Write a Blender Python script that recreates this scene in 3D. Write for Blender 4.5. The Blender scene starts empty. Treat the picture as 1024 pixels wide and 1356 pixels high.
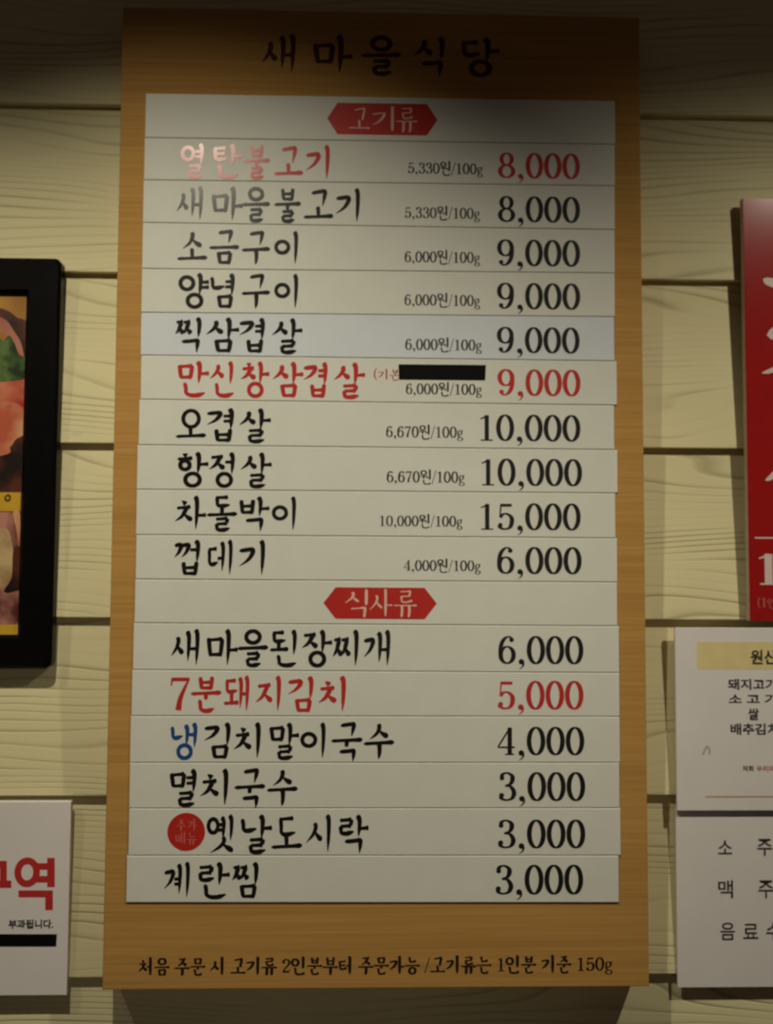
import bpy, bmesh, math, random
from mathutils import Matrix, Vector
random.seed(7)
SC = bpy.context.scene
COL = SC.collection

# ------------------------------------------------------------------ camera
CAM = Vector((-0.0254, -1.1864, 1.5))
PITCH, YAW, ROLL = 0.0599, -0.0283, -0.0048
FPX, IW, IH = 1350.0, 1024.0, 1356.0
ROT = (Matrix.Rotation(YAW, 3, 'Z') @ Matrix.Rotation(PITCH, 3, 'X') @ Matrix.Rotation(ROLL, 3, 'Y'))
cd = bpy.data.cameras.new('camera')
cam = bpy.data.objects.new('camera', cd)
COL.objects.link(cam)
right, up, back = ROT @ Vector((1, 0, 0)), ROT @ Vector((0, 0, 1)), -(ROT @ Vector((0, 1, 0)))
cam.matrix_world = Matrix(((right.x, up.x, back.x, CAM.x), (right.y, up.y, back.y, CAM.y),
                           (right.z, up.z, back.z, CAM.z), (0, 0, 0, 1)))
cd.sensor_fit = 'VERTICAL'
cd.sensor_height = 36.0
cd.lens = 36.0 * FPX / IH
cd.clip_start = 0.05
SC.camera = cam
cd.dof.use_dof = True                      # hand-held phone, focus a little off the wall
cd.dof.focus_distance = 0.90
cd.dof.aperture_fstop = 4.5

# ------------------------------------------------------------------ light
SC.view_settings.view_transform = 'Standard'
SC.view_settings.look = 'None'
SC.view_settings.gamma = 1.0
SC.view_settings.use_curve_mapping = False
SC.view_settings.exposure = 0.0

world = bpy.data.worlds.new('room_ambient')
SC.world = world
world.use_nodes = True
bg = world.node_tree.nodes['Background']
bg.inputs[0].default_value = (1.0, 0.72, 0.56, 1)
bg.inputs[1].default_value = 0.024

def spot(name, loc, aim, watts, half_deg, blend, size, col=(1.08, 1.0, 0.78)):
    ld = bpy.data.lights.new(name, 'SPOT')
    ld.energy = watts
    ld.color = col
    ld.spot_size = math.radians(2 * half_deg)
    ld.spot_blend = blend
    ld.shadow_soft_size = size
    o = bpy.data.objects.new(name, ld)
    COL.objects.link(o)
    o.location = loc
    o.rotation_euler = (Vector(aim) - Vector(loc)).to_track_quat('-Z', 'Y').to_euler()
    return o
spot('track_spot', (-0.33, -0.80, 2.36), (-0.191, 0, 1.197), 27.3, 39.4, 1.00, 0.016)
spot('track_spot', (-0.90, -0.80, 2.36), (-0.911, 0, 1.560), 8.0, 38.5, 0.65, 0.016)
spot('track_spot', (0.82, -0.80, 2.32), (0.475, 0, 0.547), 28.6, 51.7, 1.00, 0.016)
spot('fill_spot', (0.25, -2.30, 1.75), (-0.106, 0, 1.343), 8.0, 14.5, 0.90, 0.06)  # added fill light, no known fixture; brightens the middle of the board

# ------------------------------------------------------------------ helpers
def ray(u, v):
    return ROT @ Vector(((u - IW / 2) / FPX, 1.0, (IH / 2 - v) / FPX))
def at(u, v, Y=0.0):
    """the point of the upright plane y=Y seen at photograph pixel (u, v)"""
    d = ray(u, v)
    return CAM + d * ((Y - CAM.y) / d.y)
def mpp(Y):
    return (Y - CAM.y) / FPX               # metres per pixel on that plane

def link(name, me, mat=None, parent=None):
    o = bpy.data.objects.new(name, me)
    COL.objects.link(o)
    if mat:
        for m in (mat if isinstance(mat, (list, tuple)) else [mat]):
            me.materials.append(m)
    if parent:
        o.parent = parent
    return o
def tag(o, label=None, cat=None, group=None, kind=None):
    if label: o['label'] = label
    if cat: o['category'] = cat
    if group: o['group'] = group
    if kind: o['kind'] = kind
    return o
def empty(name, loc):
    o = bpy.data.objects.new(name, None)
    o.empty_display_size = 0.02
    COL.objects.link(o)
    o.location = loc
    o['origin'] = 1
    del o['origin']
    return o
def smooth(me, angle=35):
    for p in me.polygons:
        p.use_smooth = True
    bm = bmesh.new(); bm.from_mesh(me)
    for e in bm.edges:
        if len(e.link_faces) != 2 or e.calc_face_angle(0) > math.radians(angle):
            e.smooth = False
    bm.to_mesh(me); bm.free()

def slab(name, pts, y_front, y_back, mat, parent=None, origin=None, bevel=0.0, seg=2, flat=True):
    """a plate whose outline pts [(x,z)...] runs anticlockwise seen from the front (-y)"""
    ox, oy, oz = origin if origin is not None else (0, 0, 0)
    bm = bmesh.new()
    f = [bm.verts.new((x - ox, y_front - oy, z - oz)) for x, z in pts]
    b = [bm.verts.new((x - ox, y_back - oy, z - oz)) for x, z in pts]
    ff = bm.faces.new(f)
    bm.faces.new(list(reversed(b)))
    n = len(pts)
    for i in range(n):
        bm.faces.new((f[i], b[i], b[(i + 1) % n], f[(i + 1) % n]))
    bmesh.ops.recalc_face_normals(bm, faces=bm.faces)
    if bevel:
        es = [e for e in bm.edges if abs(e.verts[0].co.y - (y_front - oy)) < 1e-7 and abs(e.verts[1].co.y - (y_front - oy)) < 1e-7]
        bmesh.ops.bevel(bm, geom=es, offset=bevel, segments=seg, affect='EDGES', profile=0.5)
    me = bpy.data.meshes.new(name)
    bm.to_mesh(me); bm.free()
    return link(name, me, mat, parent)

def rect(x0, x1, z0, z1):
    return [(x0, z0), (x1, z0), (x1, z1), (x0, z1)]
def round_rect(x0, x1, z0, z1, r, n=6):
    pts = []
    for cx, cz, a0 in ((x1 - r, z0 + r, -90), (x1 - r, z1 - r, 0), (x0 + r, z1 - r, 90), (x0 + r, z0 + r, 180)):
        for i in range(n + 1):
            a = math.radians(a0 + 90 * i / n)
            pts.append((cx + r * math.cos(a), cz + r * math.sin(a)))
    return pts

# ------------------------------------------------------------------ materials
def mat_base(name):
    m = bpy.data.materials.new(name)
    m.use_nodes = True
    nt = m.node_tree
    return m, nt, nt.nodes['Principled BSDF']
def node(nt, kind, **kw):
    n = nt.nodes.new(kind)
    for k, v in kw.items():
        setattr(n, k, v)
    return n
def mixcol(nt, a, b, fac, mode='MIX'):
    n = node(nt, 'ShaderNodeMix', data_type='RGBA', blend_type=mode)
    for sock, v in ((n.inputs[0], fac), (n.inputs[6], a), (n.inputs[7], b)):
        if hasattr(v, 'is_linked') or hasattr(v, 'links'):
            nt.links.new(v, sock)
        else:
            sock.default_value = v
    return n.outputs[2]
def ramp(nt, src, stops):
    r = node(nt, 'ShaderNodeValToRGB')
    cr = r.color_ramp
    while len(cr.elements) < len(stops):
        cr.elements.new(0.5)
    for e, (p, c) in zip(cr.elements, stops):
        e.position = p
        e.color = c if len(c) == 4 else (*c, 1)
    nt.links.new(src, r.inputs[0])
    return r.outputs[0]

def plain(name, col, rough=0.5, spec=0.4, var=0.06, scale=60.0, coat=0.0):
    """even colour with a faint mottling and fine surface unevenness"""
    m, nt, b = mat_base(name)
    tc = node(nt, 'ShaderNodeTexCoord')
    nz = node(nt, 'ShaderNodeTexNoise')
    nz.inputs['Scale'].default_value = scale
    nz.inputs['Detail'].default_value = 3
    nt.links.new(tc.outputs['Object'], nz.inputs['Vector'])
    c0 = tuple(max(0, c * (1 - var)) for c in col)
    c1 = tuple(min(1, c * (1 + var)) for c in col)
    nt.links.new(ramp(nt, nz.outputs['Fac'], [(0.3, c0), (0.7, c1)]), b.inputs['Base Color'])
    b.inputs['Roughness'].default_value = rough
    b.inputs['Specular IOR Level'].default_value = spec
    b.inputs['Coat Weight'].default_value = coat
    return m

def make_siding():
    m, nt, b = mat_base('embossed_cream_siding')
    uv = node(nt, 'ShaderNodeUVMap', uv_map='grain')
    # growth rings: contour lines of a gently bent field
    mp = node(nt, 'ShaderNodeMapping')
    mp.inputs['Scale'].default_value = (1.7, 7.0, 1)
    nt.links.new(uv.outputs[0], mp.inputs['Vector'])
    n1 = node(nt, 'ShaderNodeTexNoise')
    n1.inputs['Scale'].default_value = 1.5
    n1.inputs['Detail'].default_value = 0.6
    nt.links.new(mp.outputs[0], n1.inputs['Vector'])
    sep = node(nt, 'ShaderNodeSeparateXYZ')
    nt.links.new(uv.outputs[0], sep.inputs[0])
    sy = node(nt, 'ShaderNodeMath', operation='MULTIPLY')
    nt.links.new(sep.outputs['Y'], sy.inputs[0]); sy.inputs[1].default_value = 95.0
    bend = node(nt, 'ShaderNodeMath', operation='MULTIPLY_ADD')
    nt.links.new(n1.outputs['Fac'], bend.inputs[0])
    bend.inputs[1].default_value = 11.0
    nt.links.new(sy.outputs[0], bend.inputs[2])
    fr = node(nt, 'ShaderNodeMath', operation='FRACT')
    nt.links.new(bend.outputs[0], fr.inputs[0])
    groove = ramp(nt, fr.outputs[0], [(0.0, (0.35, 0.35, 0.35)), (0.07, (0, 0, 0)), (0.20, (0.75, 0.75, 0.75)), (0.40, (1, 1, 1)), (0.95, (1, 1, 1)), (1.0, (0.35, 0.35, 0.35))])
    # the emboss is strong in some zones and nearly gone in others
    zone = node(nt, 'ShaderNodeTexNoise')
    zone.inputs['Scale'].default_value = 1.6
    zone.inputs['Detail'].default_value = 2
    mpz = node(nt, 'ShaderNodeMapping'); mpz.inputs['Scale'].default_value = (1.3, 13.0, 1)
    nt.links.new(uv.outputs[0], mpz.inputs['Vector']); nt.links.new(mpz.outputs[0], zone.inputs['Vector'])
    zamt = ramp(nt, zone.outputs['Fac'], [(0.43, (0.10, 0.10, 0.10)), (0.62, (1, 1, 1))])
    flat = mixcol(nt, (1, 1, 1, 1), groove, zamt)
    # knots: sparse dark flecks of the embossing
    vor = node(nt, 'ShaderNodeTexVoronoi')
    vor.inputs['Scale'].default_value = 6.0
    mpv = node(nt, 'ShaderNodeMapping'); mpv.inputs['Scale'].default_value = (0.55, 1.3, 1)
    nt.links.new(uv.outputs[0], mpv.inputs['Vector']); nt.links.new(mpv.outputs[0], vor.inputs['Vector'])
    knot = ramp(nt, vor.outputs['Distance'], [(0.0, (0.5, 0.5, 0.5)), (0.03, (1, 1, 1))])
    hgt = mixcol(nt, flat, knot, 1.0, 'MULTIPLY')
    blotch = node(nt, 'ShaderNodeTexNoise'); blotch.inputs['Scale'].default_value = 9.0
    nt.links.new(uv.outputs[0], blotch.inputs['Vector'])
    base = ramp(nt, blotch.outputs['Fac'], [(0.3, (0.735, 0.665, 0.395)), (0.7, (0.775, 0.70, 0.42))])
    groove_shade = mixcol(nt, (0.50, 0.44, 0.24, 1), base, hgt)  # recess shade of the embossed grain, painted into the base colour
    nt.links.new(groove_shade, b.inputs['Base Color'])
    bp = node(nt, 'ShaderNodeBump')
    bp.inputs['Strength'].default_value = 0.55
    bp.inputs['Distance'].default_value = 0.0012
    nt.links.new(hgt, bp.inputs['Height'])
    nt.links.new(bp.outputs[0], b.inputs['Normal'])
    b.inputs['Roughness'].default_value = 0.62
    b.inputs['Specular IOR Level'].default_value = 0.25
    return m

def make_oak():
    m, nt, b = mat_base('orange_oak_laminate')
    tc = node(nt, 'ShaderNodeTexCoord')
    mp = node(nt, 'ShaderNodeMapping'); mp.inputs['Scale'].default_value = (2.2, 2.2, 150.0)
    nt.links.new(tc.outputs['Object'], mp.inputs['Vector'])
    n = node(nt, 'ShaderNodeTexNoise'); n.inputs['Scale'].default_value = 2.0; n.inputs['Detail'].default_value = 5
    nt.links.new(mp.outputs[0], n.inputs['Vector'])
    mp2 = node(nt, 'ShaderNodeMapping'); mp2.inputs['Scale'].default_value = (1.5, 1.5, 16.0)
    nt.links.new(tc.outputs['Object'], mp2.inputs['Vector'])
    n2 = node(nt, 'ShaderNodeTexNoise'); n2.inputs['Scale'].default_value = 2.0; n2.inputs['Detail'].default_value = 3
    nt.links.new(mp2.outputs[0], n2.inputs['Vector'])
    fine = ramp(nt, n.outputs['Fac'], [(0.30, (0.45, 0.245, 0.070)), (0.70, (0.57, 0.318, 0.094))])
    broad = ramp(nt, n2.outputs['Fac'], [(0.3, (0.90, 0.88, 0.84)), (0.7, (1, 1, 1))])
    nt.links.new(mixcol(nt, fine, broad, 1.0, 'MULTIPLY'), b.inputs['Base Color'])
    bp = node(nt, 'ShaderNodeBump'); bp.inputs['Strength'].default_value = 0.06; bp.inputs['Distance'].default_value = 0.0005
    nt.links.new(n.outputs['Fac'], bp.inputs['Height'])
    nt.links.new(bp.outputs[0], b.inputs['Normal'])
    b.inputs['Roughness'].default_value = 0.75
    b.inputs['Specular IOR Level'].default_value = 0.06
    return m

def two_tone(name, a, c, scale, rough=0.35, lo=0.4, hi=0.6, detail=4):
    m, nt, b = mat_base(name)
    tc = node(nt, 'ShaderNodeTexCoord')
    n = node(nt, 'ShaderNodeTexNoise'); n.inputs['Scale'].default_value = scale; n.inputs['Detail'].default_value = detail
    nt.links.new(tc.outputs['Object'], n.inputs['Vector'])
    nt.links.new(ramp(nt, n.outputs['Fac'], [(lo, a), (hi, c)]), b.inputs['Base Color'])
    b.inputs['Roughness'].default_value = rough
    return m

M_SIDING = make_siding()
M_OAK = make_oak()
M_STRIP = plain('warm_white_strip', (0.72, 0.72, 0.655), 0.6, 0.2, 0.02, 30)
M_STRIP_COOL = plain('cool_white_strip', (0.68, 0.72, 0.76), 0.6, 0.2, 0.02, 30)
M_INK = plain('glossy_black_ink', (0.012, 0.010, 0.009), 0.25, 0.36, 0.1)
M_RED = plain('glossy_red_ink', (0.52, 0.035, 0.030), 0.25, 0.36, 0.05)
M_BLUE = plain('glossy_blue_ink', (0.02, 0.075, 0.26), 0.25, 0.36, 0.05)
M_PRICE = plain('black_price_ink', (0.012, 0.010, 0.009), 0.45, 0.3, 0.1)
M_PRICE_RED = plain('red_price_ink', (0.50, 0.030, 0.028), 0.45, 0.3, 0.05)
M_BADGE = plain('red_badge', (0.50, 0.022, 0.016), 0.45, 0.3, 0.05)
M_PINK = plain('pale_pink_lettering', (0.80, 0.50, 0.42), 0.5, 0.3, 0.04)
M_PINK_DIM = plain('dull_pink_lettering', (0.62, 0.16, 0.14), 0.5, 0.3, 0.04)
M_TITLE = plain('dark_brown_lettering', (0.060, 0.010, 0.005), 0.6, 0.2, 0.1)
M_FOOT = plain('brown_black_lettering', (0.022, 0.010, 0.006), 0.6, 0.2, 0.1)
M_TAPE = plain('black_tape', (0.004, 0.004, 0.004), 0.6, 0.1, 0.1)
M_FRAME = plain('black_frame_lacquer', (0.0025, 0.0025, 0.0025), 0.38, 0.10, 0.2)
M_PAPER = plain('white_foam_board', (0.78, 0.73, 0.72), 0.6, 0.25, 0.02, 25)
M_PAPER2 = plain('white_laminated_sheet', (0.78, 0.74, 0.73), 0.55, 0.3, 0.02, 25)
M_POSTER = plain('glossy_red_poster', (0.36, 0.012, 0.012), 0.20, 0.22, 0.04)
M_EDGE = plain('pale_board_edge', (0.60, 0.48, 0.40), 0.6, 0.2, 0.03)
M_WHITEPRINT = plain('pinkish_white_print', (0.72, 0.60, 0.55), 0.4, 0.3, 0.03)
M_YBAND = plain('pale_yellow_band', (0.76, 0.64, 0.31), 0.55, 0.3, 0.04)
M_GREY = plain('dark_grey_print', (0.035, 0.030, 0.030), 0.55, 0.3, 0.1)
M_SMALLRED = plain('faint_red_print', (0.50, 0.15, 0.13), 0.55, 0.3, 0.05)
M_OLIVE = plain('thin_tan_line', (0.50, 0.36, 0.20), 0.55, 0.3, 0.05)
M_SMUDGE = plain('grey_smudge', (0.46, 0.43, 0.40), 0.6, 0.2, 0.1)

# ------------------------------------------------------------------ lettering
# Every letter is drawn as pen or brush strokes in a 1 x 1 square (x right, y up).
def catmull(pts, n=8, closed=False):
    if len(pts) == 2 and not closed:
        (x0, y0), (x1, y1) = pts
        return [(x0 + (x1 - x0) * i / (2 * n), y0 + (y1 - y0) * i / (2 * n)) for i in range(2 * n + 1)]
    P = list(pts)
    if closed:
        P = [P[-1]] + P + [P[0], P[1]]
    else:
        P = [(2 * P[0][0] - P[1][0], 2 * P[0][1] - P[1][1])] + P + [(2 * P[-1][0] - P[-2][0], 2 * P[-1][1] - P[-2][1])]
    out = []
    for i in range(1, len(P) - 2):
        p0, p1, p2, p3 = P[i - 1:i + 3]
        for k in range(n):
            t = k / n
            out.append(tuple(0.5 * (2 * p1[j] + (p2[j] - p0[j]) * t + (2 * p0[j] - 5 * p1[j] + 4 * p2[j] - p3[j]) * t * t
                                    + (3 * p1[j] - p0[j] - 3 * p2[j] + p3[j]) * t ** 3) for j in (0, 1)))
    if not closed:
        out.append(tuple(P[-2]))
    return out
def lerp_prof(prof, t):
    for (a, wa), (b, wb) in zip(prof, prof[1:]):
        if t <= b:
            return wa + (wb - wa) * (t - a) / max(1e-9, b - a)
    return prof[-1][1]
PROF = {
    'h': [(0, .20), (.07, .72), (.3, .62), (.75, .74), (.92, 1.0), (1, .35)],
    'v': [(0, .35), (.06, .95), (.16, 1.08), (.55, .92), (.82, .72), (1, .12)],
    's': [(0, .55), (.12, .95), (.8, .85), (1, .55)],
    'dl': [(0, .45), (.10, 1.0), (.45, .90), (.75, .62), (1, .08)],
    'dr': [(0, .25), (.35, .65), (.75, 1.12), (.92, .95), (1, .4)],
    'c': [(0, .40), (.08, .90), (.5, .75), (.85, .95), (1, .3)],
    'g': [(0, .35), (.08, .85), (.38, .85), (.5, 1.05), (.75, .75), (1, .10)],
    'gf': [(0, .35), (.08, .80), (.40, .80), (.5, 1.0), (.8, .85), (1, .15)],
    'o': [(0, .80), (1, .80)],
}
PROF_M = {   # a thin-and-thick book face
    'h': [(0, .40), (.8, .40), (.92, .75), (1, .2)],
    'v': [(0, .45), (.05, 1.0), (.9, .95), (1, .45)],
    's': [(0, .80), (1, .75)],
    'dl': [(0, .9), (.4, .85), (1, .25)],
    'dr': [(0, .35), (.6, .9), (1, .7)],
    'c': [(0, .85), (.4, .60), (.8, .5), (1, .8)],
    'g': [(0, .45), (.35, .45), (.45, .95), (.75, .8), (1, .2)],
    'gf': [(0, .45), (.35, .45), (.48, .95), (1, .8)],
    'o': [(0, .70), (1, .70)],
}
def ribbon(cl, width, closed=False):
    """polygon quads along a centre line; width(i, t, dx, dy) is the full width"""
    n = len(cl)
    L, R = [], []
    for i, (x, y) in enumerate(cl):
        a = cl[(i - 1) % n] if closed or i else cl[0]
        b = cl[(i + 1) % n] if closed or i < n - 1 else cl[-1]
        dx, dy = b[0] - a[0], b[1] - a[1]
        l = math.hypot(dx, dy) or 1e-9
        dx, dy = dx / l, dy / l
        w = width(i, i / max(1, n - 1), dx, dy) * 0.5
        L.append((x - dy * w, y + dx * w)); R.append((x + dy * w, y - dx * w))
    q = []
    for i in range(n if closed else n - 1):
        j = (i + 1) % n
        q.append([R[i], R[j], L[j], L[i]])
    return q
def disc(cx, cy, r, n=18, ry=None):
    ry = ry or r
    return [[(cx + r * math.cos(2 * math.pi * i / n), cy + ry * math.sin(2 * math.pi * i / n)) for i in range(n)]]
def ellipse(cx, cy, rx, ry, n=40):
    return [(cx + rx * math.cos(2 * math.pi * i / n), cy + ry * math.sin(2 * math.pi * i / n)) for i in range(n)]

# jamo: list of (kind, points) in their own box; ctx L = left of an upright vowel, T = above a flat vowel, F = final
def jamo(c, ctx):
    if c == 'ㄱ':
        if ctx == 'L': return [('g', [(.02, .84), (.45, .90), (.82, .92), (.78, .66), (.50, .32), (.02, .02)])]
        if ctx == 'T': return [('gf', [(.08, .84), (.48, .92), (.86, .95), (.86, .70), (.74, .10)])]
        return [('gf', [(.0, .84), (.45, .88), (.92, .93), (.95, .62), (.90, -.06)])]
    if c in 'ㄲㅉㅆㄸㅃ':
        one = jamo({'ㄲ': 'ㄱ', 'ㅉ': 'ㅈ', 'ㅆ': 'ㅅ', 'ㄸ': 'ㄷ', 'ㅃ': 'ㅂ'}[c], ctx)
        return [(k, [(x * .52, y) for x, y in p]) for k, p in one] + [(k, [(x * .56 + .46, y) for x, y in p]) for k, p in one]
    if c == 'ㄴ':
        if ctx == 'F': return [('c', [(.04, 1.05), (.10, .62), (.12, .25), (.32, .06), (.66, .06), (1, .26)])]
        return [('c', [(.08, 1.0), (.15, .62), (.18, .30), (.45, .20), (1.0, .34)])]
    if c in 'ㄷㅌ':
        r = [('h', [(.04, .90), (.88, .96)]), ('c', [(.14, .94), (.17, .55), (.19, .22), (.45, .10), (1.0, .22)])]
        if c == 'ㅌ': r.append(('h', [(.17, .50), (.82, .56)]))
        return r
    if c == 'ㄹ':
        return [('h', [(.06, .90), (.86, .96)]), ('s', [(.84, .97), (.80, .56)]), ('h', [(.12, .50), (.84, .55)]),
                ('c', [(.13, .54), (.14, .28), (.20, .06), (.55, .02), (1.0, .16)])]
    if c == 'ㅁ':
        return [('s', [(.08, .98), (.20, .02)]), ('h', [(.10, .86), (.92, .93)]), ('s', [(.90, .95), (.80, .02)]), ('h', [(.16, .10), (.88, .12)])]
    if c == 'ㅂ':
        return [('s', [(.10, 1.0), (.19, .02)]), ('s', [(.90, 1.04), (.82, -.02)]), ('h', [(.15, .54), (.86, .58)]), ('h', [(.17, .10), (.84, .11)])]
    if c == 'ㅅ':
        if ctx == 'T': return [('dl', [(.44, 1.02), (.50, .80), (.34, .40), (-.08, .04)]), ('dr', [(.48, .62), (.70, .40), (1.04, .20)])]
        return [('dl', [(.50, 1.02), (.58, .78), (.38, .40), (-.04, .02)]), ('dr', [(.50, .60), (.68, .38), (.98, .14)])]
    if c == 'ㅈ':
        return [('h', [(.08, .88), (.90, .96)]), ('dl', [(.70, .94), (.56, .62), (.34, .30), (-.04, .02)]), ('dr', [(.48, .52), (.70, .30), (1.0, .08)])]
    if c == 'ㅊ':
        return [('dr', [(.36, 1.14), (.50, 1.06), (.62, .96)]), ('h', [(.06, .74), (.90, .82)]),
                ('dl', [(.66, .80), (.54, .54), (.34, .26), (-.04, .02)]), ('dr', [(.48, .46), (.70, .26), (1.0, .08)])]
    if c == 'ㅇ':
        return [('o', [(.5 + .46 * math.cos(a), .5 + .48 * math.sin(a)) for a in [i * math.pi / 8 + 1.6 for i in range(16)]])]
    if c == 'ㅎ':
        return [('dr', [(.34, 1.12), (.50, 1.05), (.62, .97)]), ('h', [(.02, .74), (.98, .82)]),
                ('o', [(.5 + .30 * math.cos(a), .30 + .32 * math.sin(a)) for a in [i * math.pi / 8 + 1.6 for i in range(16)]])]
    return []
INI = 'ㄱㄲㄴㄷㄸㄹㅁㅂㅃㅅㅆㅇㅈㅉㅊㅋㅌㅍㅎ'
VOW = 'ㅏㅐㅑㅒㅓㅔㅕㅖㅗㅘㅙㅚㅛㅜㅝㅞㅟㅠㅡㅢㅣ'
FIN = ['', 'ㄱ', 'ㄲ', 'ㄳ', 'ㄴ', 'ㄵ', 'ㄶ', 'ㄷ', 'ㄹ', 'ㄺ', 'ㄻ', 'ㄼ', 'ㄽ', 'ㄾ', 'ㄿ', 'ㅀ', 'ㅁ', 'ㅂ', 'ㅄ', 'ㅅ', 'ㅆ', 'ㅇ', 'ㅈ', 'ㅊ', 'ㅋ', 'ㅌ', 'ㅍ', 'ㅎ']

def syllable(ch, brush=True):
    k = ord(ch) - 0xAC00
    i, v, f = INI[k // 588], VOW[(k % 588) // 28], FIN[k % 28]
    S = []
    def box(strokes, b):
        x0, y0, x1, y1 = b
        for kd, p in strokes:
            S.append((kd, [(x0 + (x1 - x0) * x, y0 + (y1 - y0) * y) for x, y in p]))
    def V(x, y0, y1):
        if brush: S.append(('v', [(x - .075, y1 + .02), (x, y1 - .09), (x + .005, (y0 + y1) / 2), (x - .025, y0)]))
        else: S.append(('v', [(x - .03, y1), (x, y1 - .05), (x, y0)]))
    def H(x0, x1, y, rise=.035):
        S.append(('h', [(x0, y), (x1, y + (rise if brush else 0))]))
    if v in 'ㅏㅑㅓㅕㅣㅐㅔㅖ':
        top, mid = 1.0, .46
        dbl = v in 'ㅐㅔㅖ'
        if f:
            y0 = .36 if f != 'ㄱ' else .42
            ib = (.02, .50, .50 if not dbl else .42, .92); mid = .68
            fb = {'ㅇ': (.26, -.02, .74, .38), 'ㄱ': (.22, -.02, .74, .34), 'ㄴ': (.20, -.02, .86, .36), 'ㅅ': (.15, -.04, .95, .40)}.get(f, (.26, -.02, .78, .36))
        else:
            y0 = 0.0; ib = (.02, .24, .54 if not dbl else .40, .80); fb = None
        if i == 'ㅇ': ib = (ib[0], ib[1] + (.02 if f else .10), ib[2] - .03, ib[3] - (0 if f else .08))
        box(jamo(i, 'L'), ib)
        x = .76 if v in 'ㅣㅓㅕ' else .68
        if dbl:
            V(.58, y0 + .10 * (0 if f else 1), top - .05); V(.86, y0 - (.05 if f else 0), top)
            if v == 'ㅐ': H(.58, .86, mid, .01)
            if v in 'ㅔㅖ': H(.38, .58, mid + (.07 if v == 'ㅖ' else .02), .01)
            if v == 'ㅖ': H(.38, .58, mid - .08, .01)
        else:
            V(x, y0, top)
            if v == 'ㅏ': H(x, x + .30, mid - .03, .02)
            if v == 'ㅑ': H(x, x + .28, mid + .07, .02); H(x, x + .28, mid - .09, .02)
            if v == 'ㅓ': H(x - .24, x, mid + .05, .01)
            if v == 'ㅕ': H(x - .24, x, mid + .10, .01); H(x - .24, x, mid - .06, .01)
        if f: box(jamo(f, 'F'), fb)
    elif v in 'ㅗㅛㅜㅠㅡ':
        if f:
            ib = (.26, .64, .74, 1.0); fb = (.27, -.02, .76, .36)
            if f == 'ㅇ': fb = (.28, -.03, .72, .36)
            if f == 'ㄱ': fb = (.27, -.08, .74, .28)
            if i == 'ㄱ': ib = (.26, .60, .78, 1.02)
            if v == 'ㅡ': box(jamo(i, 'T'), ib); H(.0, 1.0, .48, .04)
            elif v in 'ㅜㅠ':
                box(jamo(i, 'T'), ib); H(.0, 1.0, .50, .04)
                for x in ((.5,) if v == 'ㅜ' else (.36, .64)): S.append(('s', [(x, .50), (x - .01, .33)]))
                fb = (fb[0], fb[1], fb[2], fb[3] - .05)
            else:
                ib = (.26, .70, .76, 1.02); box(jamo(i, 'T'), ib); H(.0, 1.0, .45, .04)
                for x in ((.5,) if v == 'ㅗ' else (.36, .64)): S.append(('s', [(x, .68), (x, .47)]))
            box(jamo(f, 'F'), fb)
        else:
            if v in 'ㅗㅛ':
                box(jamo(i, 'T'), (.22, .42, .78, .96)); H(.0, 1.0, .12, .05)
                for x in ((.5,) if v == 'ㅗ' else (.36, .64)): S.append(('s', [(x - .02, .46), (x, .15)]))
            elif v in 'ㅜㅠ':
                box(jamo(i, 'T'), (.24, .54, .78, 1.0)); H(.0, 1.0, .42, .05)
                for x in ((.52,) if v == 'ㅜ' else (.34, .66)): S.append(('v', [(x - .02, .44), (x, .34), (x, .15), (x - .03, -.04)]))
            else:
                box(jamo(i, 'T'), (.24, .50, .78, .96)); H(.0, 1.0, .25, .05)
    else:
        top, yb = (.97, .44) if f else (.92, .22)
        ib = (.06, .66, .52, .97) if f else (.04, .52, .50, .92)
        y0 = .30 if f else 0.0
        box(jamo(i, 'T'), ib)
        if v in 'ㅘㅙㅚ':
            H(.0, .62 if v != 'ㅙ' else .56, yb, .03); S.append(('s', [(.29, ib[1]), (.29, yb + .02)]))
        elif v in 'ㅝㅞㅟ':
            yb += .12; H(.0, .62, yb, .02); S.append(('s', [(.30, yb), (.28, yb - .18)]))
            if v == 'ㅝ': H(.52, .80, yb - .10, .0)
        else: H(.0, .62, yb, .03)
        if v == 'ㅙ':
            V(.64, y0 + .08, .96); V(.88, y0, 1.0); H(.64, .88, .5, .01)
        elif v == 'ㅘ':
            V(.74, y0, 1.0); H(.74, 1.0, .5 if not f else .62, .02)
        else:
            V(.82, y0, 1.0)
        if f: box(jamo(f, 'F'), (.24, -.02, .88, .28))
    return S

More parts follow.
